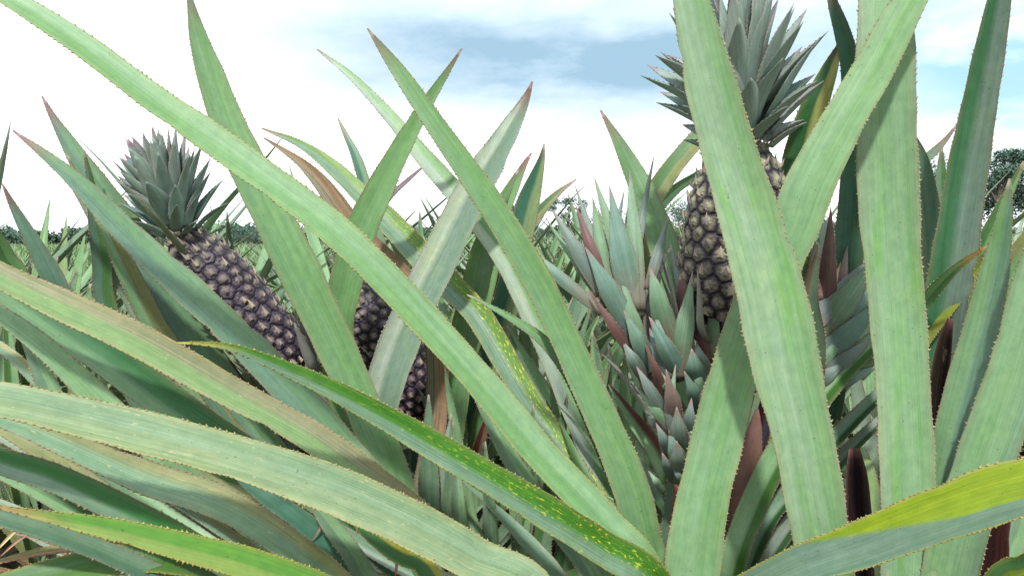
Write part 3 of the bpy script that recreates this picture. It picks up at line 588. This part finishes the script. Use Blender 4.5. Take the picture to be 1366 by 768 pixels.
# ------------------------------------------------------------------ pinkish shoots (slips) at the foot of the tall fruit
def extra(items, n, seed, cols):
    r_ = random.Random(seed); out = []
    for _ in range(n):
        bx, by, tx, ty, w, dz, c, cb = r_.choice(items); an = r_.uniform(-.38, .38); l = r_.uniform(.75, 1.15); dx, dy = (tx - bx) * l, (ty - by) * l
        ox, oy = r_.uniform(-20, 20), r_.uniform(-16, 22)
        out.append((bx + ox, by + oy, bx + ox + dx * math.cos(an) - dy * math.sin(an), by + oy + dx * math.sin(an) + dy * math.cos(an), w * r_.uniform(.55, .85), dz + .022, r_.choice(cols), cb))
    return out
def slip(root, items, dbase, label, foot, back_axis):
    b = at(*foot); e = bpy.data.objects.new('slip', None); COL.objects.link(e); e.parent = root; e.location = b - world_loc(root); e['label'] = label
    for (bx, by, tx, ty, w, dz, c, cb) in items:
        d_b = dbase + .015; d_t = dbase + dz
        p0 = at(bx, by, d_b); p1 = at(tx, ty, d_t); mid = at((bx + tx) / 2, (by + ty) / 2, (d_b + d_t) / 2 - .016)
        q = p0.lerp(mid, .5) + (CP - p0).normalized() * .004; q2 = mid.lerp(p1, .5) + (CP - p1).normalized() * .004
        W = w * dbase / F * .88; p0 = p0 + (p0 - p1) * .18
        p1 = p1 + (p1 - p0) * random.uniform(.02, .12); ctrl = [(*p1, .0008), (*q2, W * .56), (*mid, W * .94), (*q, W * 1.04), (*p0, W * .85)]; cb = mix3(cb, c, .25)
        mb = MB(); leaf_into(mb, ctrl, 0, facing_cam, c, None, mix3(c, (.24, .10, .10), .55), mix3(c, (.14, .06, .06), .4), -.28, thick=.002, n=18, spine=.006, spine_len=.0011, lo=False, tipcol=mix3(c, (.22, .09, .09), .6), basecol=cb, wave=.0)
        mb.build('leaf', ['young', 'spine'], e, p0)
    # stem and leaves of the far side
    a0, a1 = at(*back_axis[0]), at(*back_axis[1]); mb = MB(); ax = (a1 - a0)
    ctrl = [(*a1, .006), (*(a0.lerp(a1, .5)), .022), (*a0, .024)]
    leaf_into(mb, ctrl, 0, facing_cam, (.12, .10, .10), None, fold=.0, thick=.016, n=10, spine=0, lo=True); mb.build('stem', ['young'], e, a0)
    for k in range(9):
        p = a0.lerp(a1, k / 9); an = random.uniform(.2, 2.9); out = Vector((math.cos(an), math.sin(an), 0))
        pts = [(*(p + ax.normalized() * (.105 * u) + out * (.012 + .05 * u * u + .02 * u)), .026 * (1 - u ** 2.2) + .0006) for u in (1, .8, .6, .4, .2, 0)]
        mb = MB(); leaf_into(mb, pts, 0, facing_axis(tuple(a1)), mix3(BLUE, MAUVE, random.random() * .6), None, fold=.4, n=14, spine=.006, spine_len=.001, lo=True); mb.build('leaf', ['young', 'spine'], e, p)
    return e
SB = (.115, .205, .160); SG = (.130, .225, .135); SP = (.125, .175, .155); SPK = (.175, .120, .105); SR = (.10, .048, .042); SL = (.16, .205, .17)
S1 = [
 (850, 385, 841, 240, 26, .06, SG, SPK), (868, 372, 890, 294, 16, .05, SP, SR), (812, 385, 791, 266, 23, .05, SG, SPK), (805, 380, 769, 277, 19, .045, SR, DRED),
 (842, 400, 816, 264, 38, .02, SB, SPK), (803, 388, 739, 284, 24, .02, SP, SPK), (858, 470, 829, 371, 22, .015, SG, SP), (838, 432, 785, 337, 31, .0, SB, SP),
 (911, 420, 917, 333, 22, .04, SR, DRED), (940, 470, 922, 371, 16, .03, DRED, SR), (951, 470, 952, 390, 19, .02, SG, SPK), (892, 450, 868, 360, 32, .0, SG, PINK), (906, 485, 922, 376, 29, -.005, SG, SPK),
 (847, 478, 793, 398, 17, .0, SR, SP), (868, 488, 835, 420, 25, -.01, SB, SP), (906, 497, 870, 430, 29, -.015, SB, SP), (930, 515, 923, 468, 29, -.02, SB, SP),
 (857, 500, 832, 458, 20, .0, SP, SPK), (888, 528, 862, 462, 14, -.005, SR, SPK), (888, 556, 850, 490, 20, -.01, SP, SPK), (903, 565, 890, 500, 22, -.02, SPK, SPK), (934, 545, 915, 500, 22, -.02, SB, SP), (942, 550, 944, 505, 22, -.015, SL, SP),
 (896, 608, 876, 566, 17, -.01, SP, SPK), (917, 585, 922, 535, 20, -.01, SP, SPK), (907, 602, 903, 548, 28, -.03, SL, SB), (905, 640, 903, 592, 27, -.035, SL, SB), (896, 636, 884, 606, 16, -.02, SP, SP), (916, 640, 922, 598, 16, -.02, SP, SPK)]
slip(P5, S1 + extra(S1, 26, 5, [SB, SG, SP, SB, SG, SL]),
 1.06, 'pinkish grey side shoot of short overlapping leaves left of the fruit', (905, 650, 1.12), ((905, 640, 1.085), (835, 330, 1.11)))
S2 = [
 (1102, 430, 1108, 284, 26, .03, SR, DRED), (1092, 440, 1120, 355, 18, .03, STRAW, SPK), (1118, 420, 1130, 330, 16, .04, SPK, PINK), (1090, 455, 1168, 345, 40, .0, SG, SPK), (1088, 490, 1178, 400, 34, -.01, SB, MAUVE), (1088, 512, 1165, 450, 24, -.01, SP, MAUVE), (1080, 400, 1088, 330, 16, .03, SG, SPK), (1080, 520, 1130, 480, 20, -.005, SP, DRED)]
slip(P5, S2 + extra(S2, 12, 6, [SB, SG, SP, SPK]),
 1.10, 'reddish side shoot right of the fruit, behind the broad leaf', (1075, 540, 1.14), ((1070, 540, 1.13), (1115, 350, 1.15)))

# ------------------------------------------------------------------ ground, far wood, trees
def ground():
    mb = MB(); xs = np.r_[np.linspace(-900, -12, 12), np.linspace(-10, 10, 60), np.linspace(12, 900, 12)]; ys = np.r_[np.linspace(-60, -3, 5), np.linspace(-2, 14, 60), np.linspace(16, 1500, 14)]
    v = [Vector((x, y, (.03 * math.sin(x * 3.1) * math.sin(y * 2.3 + 1) + .02 * math.sin(x * 9 + y * 7)) if abs(x) < 10 and -2 < y < 14 else 0)) for y in ys for x in xs]
    nx = len(xs); f = [(j * nx + i, j * nx + i + 1, (j + 1) * nx + i + 1, (j + 1) * nx + i) for j in range(len(ys) - 1) for i in range(nx - 1)]
    mb.add(v, [(.1, .07, .05)] * len(v), [(0, 0)] * len(v), f); o = mb.build('ground', ['soil']); o['kind'] = 'structure'
ground()

# field plants
def field_leaves(seed, n, size):
    rnd = random.Random(seed); out = []
    for k in range(n):
        az = k * 2.399963 + rnd.uniform(-.3, .3); u = k / n
        el = R(20 + 62 * u + rnd.uniform(-8, 8)); ln = size * (.62 + .5 * math.sin(math.pi * min(1, u + .12)) * .8) * rnd.uniform(.8, 1.12) * (1.0 if u < .85 else .75)
        w = rnd.uniform(.042, .058); droop = rnd.uniform(.25, .95) * (1.1 - .5 * u); pts = []; p = Vector((.02 * math.cos(az), .02 * math.sin(az), .10 + .12 * u)); e = el; m = 7
        for i in range(m + 1):
            q = i / m; ww = w * (.85 if q < .1 else 1) * (1 - max(0, (q - .3) / .7) ** 1.8); pts.append((*p, max(.001, ww)))
            p = p + Vector((math.cos(az) * math.cos(e), math.sin(az) * math.cos(e), math.sin(e))) * ln / m; e -= droop / m
        c = rnd.choice([GREEN, PALE, PALE, GREY, MID, mix3(GREEN, OLIVE, .6), mix3(PALE, OLIVE, .4), SILVER, mix3(PALE, YEL, .35)])
        mat = 'field'
        if u < .2 and rnd.random() < .6: c = mix3(BROWN, STRAW, rnd.random()); mat = 'dry'
        out.append((pts[::-1], c, rnd.choice((c, c, GREY, MID)), mat))
    return out
GN = 'plants crowded in the field just behind the front row'
GB = 'plants filling the open field behind'
near_src = []
def near_plant(seed):
    root = bpy.data.objects.new('pineapple_plant', None); COL.objects.link(root)
    for pts, c, c2, mat in field_leaves(seed, 26, .98):
        mb = MB(); leaf_into(mb, pts, 0, facing_axis((0, 0, 0)), c, c2, None, None, .4, n=16, spine=.012, spine_len=.0028, lo=True)
        mb.build('leaf', [mat, 'spine'], root)
    return root
def far_mesh(seed, n=24, m=7):
    mb = MB()
    for pts, c, c2, mat in field_leaves(seed, n, .86):
        leaf_into(mb, pts, 0, facing_axis((0, 0, 0)), c, c2, None, None, .4, n=m, spine=0, lo=True, mi=1 if mat == 'dry' else 0)
    o = mb.build('pineapple_plant', ['field', 'dry']); me = o.data; bpy.data.objects.remove(o); return me
SPOTS = []
rnd = random.Random(77)
y = 1.95; row = 0
while y < 48:
    sx = .44 if y < 9 else .6
    half = y * .66 + .35; nx = int(2 * half / sx)
    for i in range(nx + 1):
        x = -half + i * sx + (row % 2) * sx * .5 + rnd.uniform(-.10, .10); SPOTS.append((x, y + rnd.uniform(-.14, .14)))
    y += .52 if y < 9 else .52 + (y - 9) * .035; row += 1
fronts = [root_pos[p.name] for p in (P1, P2, P3, P4, P5, P6, P7, P8)]
SPOTS = [s for s in SPOTS if all((Vector((s[0], s[1])) - Vector((b.x, b.y))).length > .30 for b in fronts)]
SPOTS.sort(key=lambda s: s[1])
NEARN = 26
src = None; copies = []
protos = []
for i, (x, y) in enumerate(SPOTS[:NEARN]):
    if i < 4: r = near_plant(100 + i); protos.append(r)
    else:
        pr = protos[i % 4]; r = pr.copy(); COL.objects.link(r)
        for ch in pr.children:
            c = ch.copy(); COL.objects.link(c); c.parent = r
    s = rnd.uniform(1.02, 1.26); r.location = (x, y, 0); r.rotation_euler = (0, 0, rnd.uniform(0, 6.28)); r.scale = (s, s, s)
    tag(r, 'leafy fruitless plant in the first rows behind the fruiting plants', 'pineapple plant', GN)
FM = [far_mesh(200 + i) for i in range(6)]
NIND = 280
for i, (x, y) in enumerate(SPOTS[NEARN:NIND]):
    o = bpy.data.objects.new('pineapple_plant', FM[i % 6]); COL.objects.link(o)
    s = rnd.uniform(1.08, 1.46) * (1 - .24 * sm(-x / y, .10, .32)); o.location = (x, y, 0); o.rotation_euler = (0, 0, rnd.uniform(0, 6.28)); o.scale = (s, s, s)
    tag(o, 'small distant plant in the open field beyond the first rows', 'pineapple plant', GB)
mb = MB()
LOW = [field_leaves(300 + i, 15, .86) for i in range(5)]
for i, (x, y) in enumerate(SPOTS[NIND:]):
    s = rnd.uniform(1.08, 1.45) * (1 - .26 * sm(-x / y, .10, .32)); a = rnd.uniform(0, 6.28); ca, sa = math.cos(a), math.sin(a)
    for pts, c, c2, mat in LOW[i % 5]:
        v = []; cc = []
        T = [(x + (p[0] * ca - p[1] * sa) * s, y + (p[0] * sa + p[1] * ca) * s, p[2] * s, p[3] * s) for p in pts[::2]]
        dx, dy = T[0][0] - T[-1][0], T[0][1] - T[-1][1]; l = math.hypot(dx, dy) + 1e-6; px, py = -dy / l, dx / l
        for p in T: v += [Vector((p[0] + px * p[3] / 2, p[1] + py * p[3] / 2, p[2] + p[3] * .15)), Vector((p[0], p[1], p[2])), Vector((p[0] - px * p[3] / 2, p[1] - py * p[3] / 2, p[2] + p[3] * .15))]; cc += [c, c2, c]
        f = []
        for j in range(len(T) - 1):
            for q in (0, 1): f.append((j * 3 + q, j * 3 + q + 1, (j + 1) * 3 + q + 1, (j + 1) * 3 + q))
        mb.add(v, cc, [(0, p[2]) for p in v], f)
o = mb.build('crop', ['field']); tag(o, 'far rows of the same crop reading as one green mass', 'crop', kind='stuff')

# trees
def clump(mb, c, r, n, cols, leaf, rnd, flat=.75):
    for _ in range(n):
        d = Vector((rnd.gauss(0, 1), rnd.gauss(0, 1), rnd.gauss(0, 1))).normalized() * r * rnd.random() ** .45; d.z *= flat
        p = c + d; a = Vector((rnd.gauss(0, 1), rnd.gauss(0, 1), rnd.gauss(0, .6))).normalized(); b = a.cross(Vector((rnd.gauss(0, 1), rnd.gauss(0, 1), rnd.gauss(0, 1)))).normalized()
        l = leaf * rnd.uniform(.6, 1.3); k = mix3(rnd.choice(cols), rnd.choice(cols), rnd.random())
        mb.add([p + a * l, p + b * l * .55, p - a * l, p - b * l * .55], [k] * 4, [(0, 0)] * 4, [(0, 1, 2, 3)])
TC = [(.045, .092, .065), (.068, .125, .082), (.042, .082, .066), (.085, .135, .08), (.062, .11, .088)]  # foliage greens, lightened and blued so the colour carries the distant haze
def tree(x, y, h, w, seed, label, sparse=False):
    rnd = random.Random(seed); root = empty('tree', (x, y, 0), label, 'tree', 'trees along the far edge of the field')
    tm = MB(); cm = MB()
    def limb(a, b, r0, r1):
        d = (b - a).normalized(); ex = d.cross(Vector((.3, 1, .2))).normalized(); ey = d.cross(ex); v = []
        for p, r in ((a, r0), (a.lerp(b, .5), (r0 + r1) / 2), (b, r1)):
            v += [p + ex * r * math.cos(t) + ey * r * math.sin(t) for t in (0, 1.047, 2.094, 3.1416, 4.189, 5.236)]
        tm.add(v, [(.10, .085, .07)] * 18, [(0, 0)] * 18, [(j * 6 + k, j * 6 + (k + 1) % 6, (j + 1) * 6 + (k + 1) % 6, (j + 1) * 6 + k) for j in (0, 1) for k in range(6)])
    base = Vector((x, y, 0)); fork = base + Vector((rnd.uniform(-.3, .3), 0, h * .5)); limb(base, fork, h * .03, h * .02)
    nb = 9 if sparse else 12
    for k in range(nb):
        an = k * 2.4; rr = w * .5 * rnd.uniform(.35, 1.0); e = base + Vector((math.cos(an) * rr, math.sin(an) * rr, h * rnd.uniform(.55, .94)))
        limb(fork - Vector((0, 0, h * .12 * rnd.random())), e, h * .011, h * .004)
        clump(cm, e, w * (.18 if sparse else .26) * rnd.uniform(.8, 1.2), 420 if sparse else 620, TC, h * .015, rnd, .7 if sparse else .85)
    if not sparse: clump(cm, base + Vector((0, 0, h * .6)), w * .42, 1800, TC, h * .017, rnd)
    tm.build('trunk', ['wood'], root, (x, y, 0)); cm.build('crown', ['foliage'], root, (x, y, 0), smooth=False)
def px_tree(px, ytop, dist, wpx, seed, label, sparse=False):
    X = (px - 683) / F * dist; h = CAMZ + (320 - ytop) / F * dist; tree(X, dist, h, wpx / F * dist, seed, label, sparse)
px_tree(1332, 190, 62, 70, 1, 'tall open-crowned tree at the right end of the far edge', True)
px_tree(1300, 222, 70, 110, 2, 'dense dark tree left of the tall open-crowned one', False)
px_tree(1372, 214, 66, 110, 3, 'dense dark tree at the right frame edge', False)
px_tree(1228, 238, 80, 80, 4, 'round dark tree behind the broad upright leaf, right', False)
px_tree(757, 262, 95, 46, 5, 'small open tree just right of the middle', True)
px_tree(688, 272, 95, 40, 7, 'small tree seen between leaf tips near the middle', True)
px_tree(866, 236, 95, 46, 6, 'small open tree between pale leaf and the tall fruit', True)
px_tree(548, 302, 120, 44, 8, 'low bushy tree seen left of the folded grey leaf', False)
px_tree(800, 288, 110, 70, 9, 'low bushy tree behind the pinkish shoot', False)
px_tree(330, 308, 110, 60, 10, 'low bushy tree right of the leaning fruit', False)
px_tree(925, 262, 110, 70, 11, 'low bushy tree left of the tall fruit', False)
mb = MB(); rnd2 = random.Random(4)
for k in range(520):
    x = -165 + k * .52 + rnd2.uniform(-.6, .6); yy = 165 + rnd2.uniform(-6, 14); 
    hh = 2.6 + 1.0 * math.sin(k * .13) * .5 + 1.6 * sm(k, 120, 200) * .5 + rnd2.uniform(-.3, .5)
    clump(mb, Vector((x, yy, hh * .55)), hh * .55, 150, TC, .42, rnd2, 1.0)
o = mb.build('wood', ['foliage'], smooth=False); tag(o, 'dark green far-off wood along the left horizon', 'wood', kind='stuff')

# ------------------------------------------------------------------ dry litter and stalks at the foot
def litter():
    spots = [((-10, 740), (30, 700), 5), ((20, 712), (92, 742), 6), ((40, 690), (70, 715), 4), ((416, 722), (434, 690), 4), ((446, 705), (446, 738), 3), ((0, 742), (40, 712), 4), ((300, 500), (360, 560), 5), ((520, 735), (528, 768), 4), ((60, 700), (130, 745), 4)]
    for i, (a, b, w) in enumerate(spots):
        d = .90 if a[1] > 600 else 1.0
        p0, p1 = at(*a, d), at(*b, d + .02); m = p0.lerp(p1, .5) + Vector((.004, 0, .006))
        mb = MB(); leaf_into(mb, [(*p0, .001), (*m, w * d / F), (*p1, w * .8 * d / F)], 0, facing_cam, random.choice([TAN, STRAW, (.35, .22, .16)]), None, fold=.5, n=12, spine=0, lo=True)
        mb.build('withered_blade', ['dry'], P6, tuple(p1))
litter()
mb = MB(); r3 = random.Random(8)
for _ in range(1500):
    x = r3.uniform(-2.2, 2.2); y = r3.uniform(.15, 4.5); a = r3.uniform(0, 6.28); l = r3.uniform(.05, .25); z = r3.uniform(.02, .10); w = r3.uniform(.006, .016)
    dx, dy = math.cos(a), math.sin(a); c = mix3(r3.choice([TAN, BROWN, DRED, STRAW, (.1, .07, .05)]), (.1, .07, .05), r3.random() * .6); v = []
    for u in (-1, -.3, .3, 1): v += [Vector((x + dx * l * u - dy * w * (1.05 - abs(u)), y + dy * l * u + dx * w * (1.05 - abs(u)), z + .03 * (1 - u * u))), Vector((x + dx * l * u + dy * w * (1.05 - abs(u)), y + dy * l * u - dx * w * (1.05 - abs(u)), z + .03 * (1 - u * u) + .004))]
    mb.add(v, [c] * 8, [(0, u * .1) for u in range(8)], [(0, 1, 3, 2), (2, 3, 5, 4), (4, 5, 7, 6)])
o = mb.build('leaf_litter', ['dry']); tag(o, 'dead brown leaves strewn over the soil under the plants', 'litter', kind='stuff')

# ------------------------------------------------------------------ light and sky
SUN_EL, SUN_AZ = R(47), R(184)                 # azimuth clockwise from +Y: high, behind the viewer
sd = Vector((math.sin(SUN_AZ) * math.cos(SUN_EL), math.cos(SUN_AZ) * math.cos(SUN_EL), math.sin(SUN_EL)))
sl = bpy.data.lights.new('sun', 'SUN'); sl.energy = 3.6; sl.angle = R(3); sl.color = (1, .975, .94)
so = bpy.data.objects.new('sun', sl); COL.objects.link(so); so.location = (0, 0, 10); so.rotation_euler = sd.to_track_quat('Z', 'Y').to_euler()
w = bpy.data.worlds.new('World'); SC.world = w; w.use_nodes = True; nt = w.node_tree; nt.nodes.clear()
out = N(nt, 'ShaderNodeOutputWorld'); bg = N(nt, 'ShaderNodeBackground'); bg.inputs[1].default_value = .1
sky = N(nt, 'ShaderNodeTexSky'); sky.sky_type = 'NISHITA'; sky.sun_disc = False; sky.sun_elevation = SUN_EL; sky.sun_rotation = SUN_AZ; sky.dust_density = 1.5; sky.altitude = 50
tc = N(nt, 'ShaderNodeTexCoord')
def dirv(x, y): return (at(x, y, 1.0) - CP).normalized()
def patch(x, y, sx, sy, rot=0):
    """smooth elliptical region of the sky round a direction, angular half sizes sx, sy"""
    d = dirv(x, y); h = Vector((d.y, -d.x, 0)).normalized(); v = h.cross(d).normalized()
    if v.z < 0: v = -v
    hh = h * math.cos(rot) + v * math.sin(rot); vv = v * math.cos(rot) - h * math.sin(rot)
    def dot(vec, k):
        n = N(nt, 'ShaderNodeVectorMath', operation='DOT_PRODUCT'); lk(nt, warp, n.inputs[0]); n.inputs[1].default_value = tuple(vec)
        m = math_n(nt, 'SUBTRACT', n.outputs['Value'], d.dot(vec)); return math_n(nt, 'POWER', math_n(nt, 'ABSOLUTE', math_n(nt, 'DIVIDE', m, k)), 2.0)
    s = math_n(nt, 'ADD', dot(hh, sx), dot(vv, sy)); e = math_n(nt, 'POWER', 2.71828, math_n(nt, 'MULTIPLY', s, -1.0))
    n = N(nt, 'ShaderNodeVectorMath', operation='DOT_PRODUCT'); lk(nt, tc.outputs['Generated'], n.inputs[0]); n.inputs[1].default_value = tuple(d)
    return math_n(nt, 'MULTIPLY', e, math_n(nt, 'GREATER_THAN', n.outputs['Value'], 0.0))
nz = N(nt, 'ShaderNodeTexNoise'); nz.inputs['Scale'].default_value = 4.5; nz.inputs['Detail'].default_value = 6; nz.inputs['Roughness'].default_value = .55
mp = N(nt, 'ShaderNodeMapping'); mp.inputs['Scale'].default_value = (1, 1, 2.4); lk(nt, tc.outputs['Generated'], mp.inputs[0]); lk(nt, mp.outputs[0], nz.inputs['Vector'])
wv = N(nt, 'ShaderNodeVectorMath', operation='MULTIPLY_ADD'); wv.inputs[1].default_value = (.12, .12, .07)
sb = N(nt, 'ShaderNodeVectorMath', operation='SUBTRACT'); sb.inputs[1].default_value = (.5, .5, .5); lk(nt, nz.outputs['Color'], sb.inputs[0])
lk(nt, sb.outputs[0], wv.inputs[0]); lk(nt, tc.outputs['Generated'], wv.inputs[2]); warp = wv.outputs[0]
CLOUD = (11.0, 11.7, 12.3)
dens = ramp(nt, nz.outputs[0], .30, .72, (.86, .86, .86, 1), (1.15, 1.15, 1.15, 1))
cloud = mixc(nt, 1.0, CLOUD, dens, 'MULTIPLY')
g1 = patch(760, 95, .27, .062); g2 = patch(600, 15, .40, .105); g3 = patch(880, 115, .20, .072); g4 = patch(540, 85, .20, .060); g5 = patch(1010, 60, .16, .10)
def wsum(*ps):
    o_ = None
    for g, k_ in ps:
        m_ = math_n(nt, 'MULTIPLY', g, k_); o_ = m_ if o_ is None else math_n(nt, 'ADD', o_, m_)
    return o_
nz2 = N(nt, 'ShaderNodeTexNoise'); nz2.inputs['Scale'].default_value = 7; nz2.inputs['Detail'].default_value = 7; nz2.inputs['Roughness'].default_value = .6
mp2 = N(nt, 'ShaderNodeMapping'); mp2.inputs['Scale'].default_value = (1, 1, 3.0); mp2.inputs['Location'].default_value = (.3, .7, .2); lk(nt, tc.outputs['Generated'], mp2.inputs[0]); lk(nt, mp2.outputs[0], nz2.inputs['Vector'])
tex = ramp(nt, nz2.outputs[0], .34, .66, (.80, .80, .80, 1), (1.06, 1.06, 1.06, 1))
fac = math_n(nt, 'MINIMUM', math_n(nt, 'MULTIPLY', wsum((g1, .36), (g2, .56), (g3, .30), (g4, .26), (g5, .38)), tex), 1.0)
c = mixc(nt, fac, cloud, (2.75, 4.25, 5.45))
b1 = patch(1275, 55, .13, .085); b2 = patch(1366, 130, .09, .06)
fb = math_n(nt, 'MINIMUM', math_n(nt, 'ADD', math_n(nt, 'MULTIPLY', b1, .9), math_n(nt, 'MULTIPLY', b2, .5)), .92)
wis = ramp(nt, nz.outputs[0], .46, .66, (1, 1, 1, 1), (.15, .15, .15, 1)); fb2 = math_n(nt, 'MULTIPLY', fb, wis)
blue = mixc(nt, .35, (3.2, 6.2, 8.2), sky.outputs[0])
c = mixc(nt, fb2, c, blue)
lk(nt, c, bg.inputs[0]); lk(nt, bg.outputs[0], out.inputs[0])

SC.view_settings.view_transform = 'Standard'; SC.view_settings.look = 'None'; SC.view_settings.exposure = .60; SC.view_settings.gamma = 1; SC.view_settings.use_curve_mapping = False
SC.cycles.max_bounces = 6
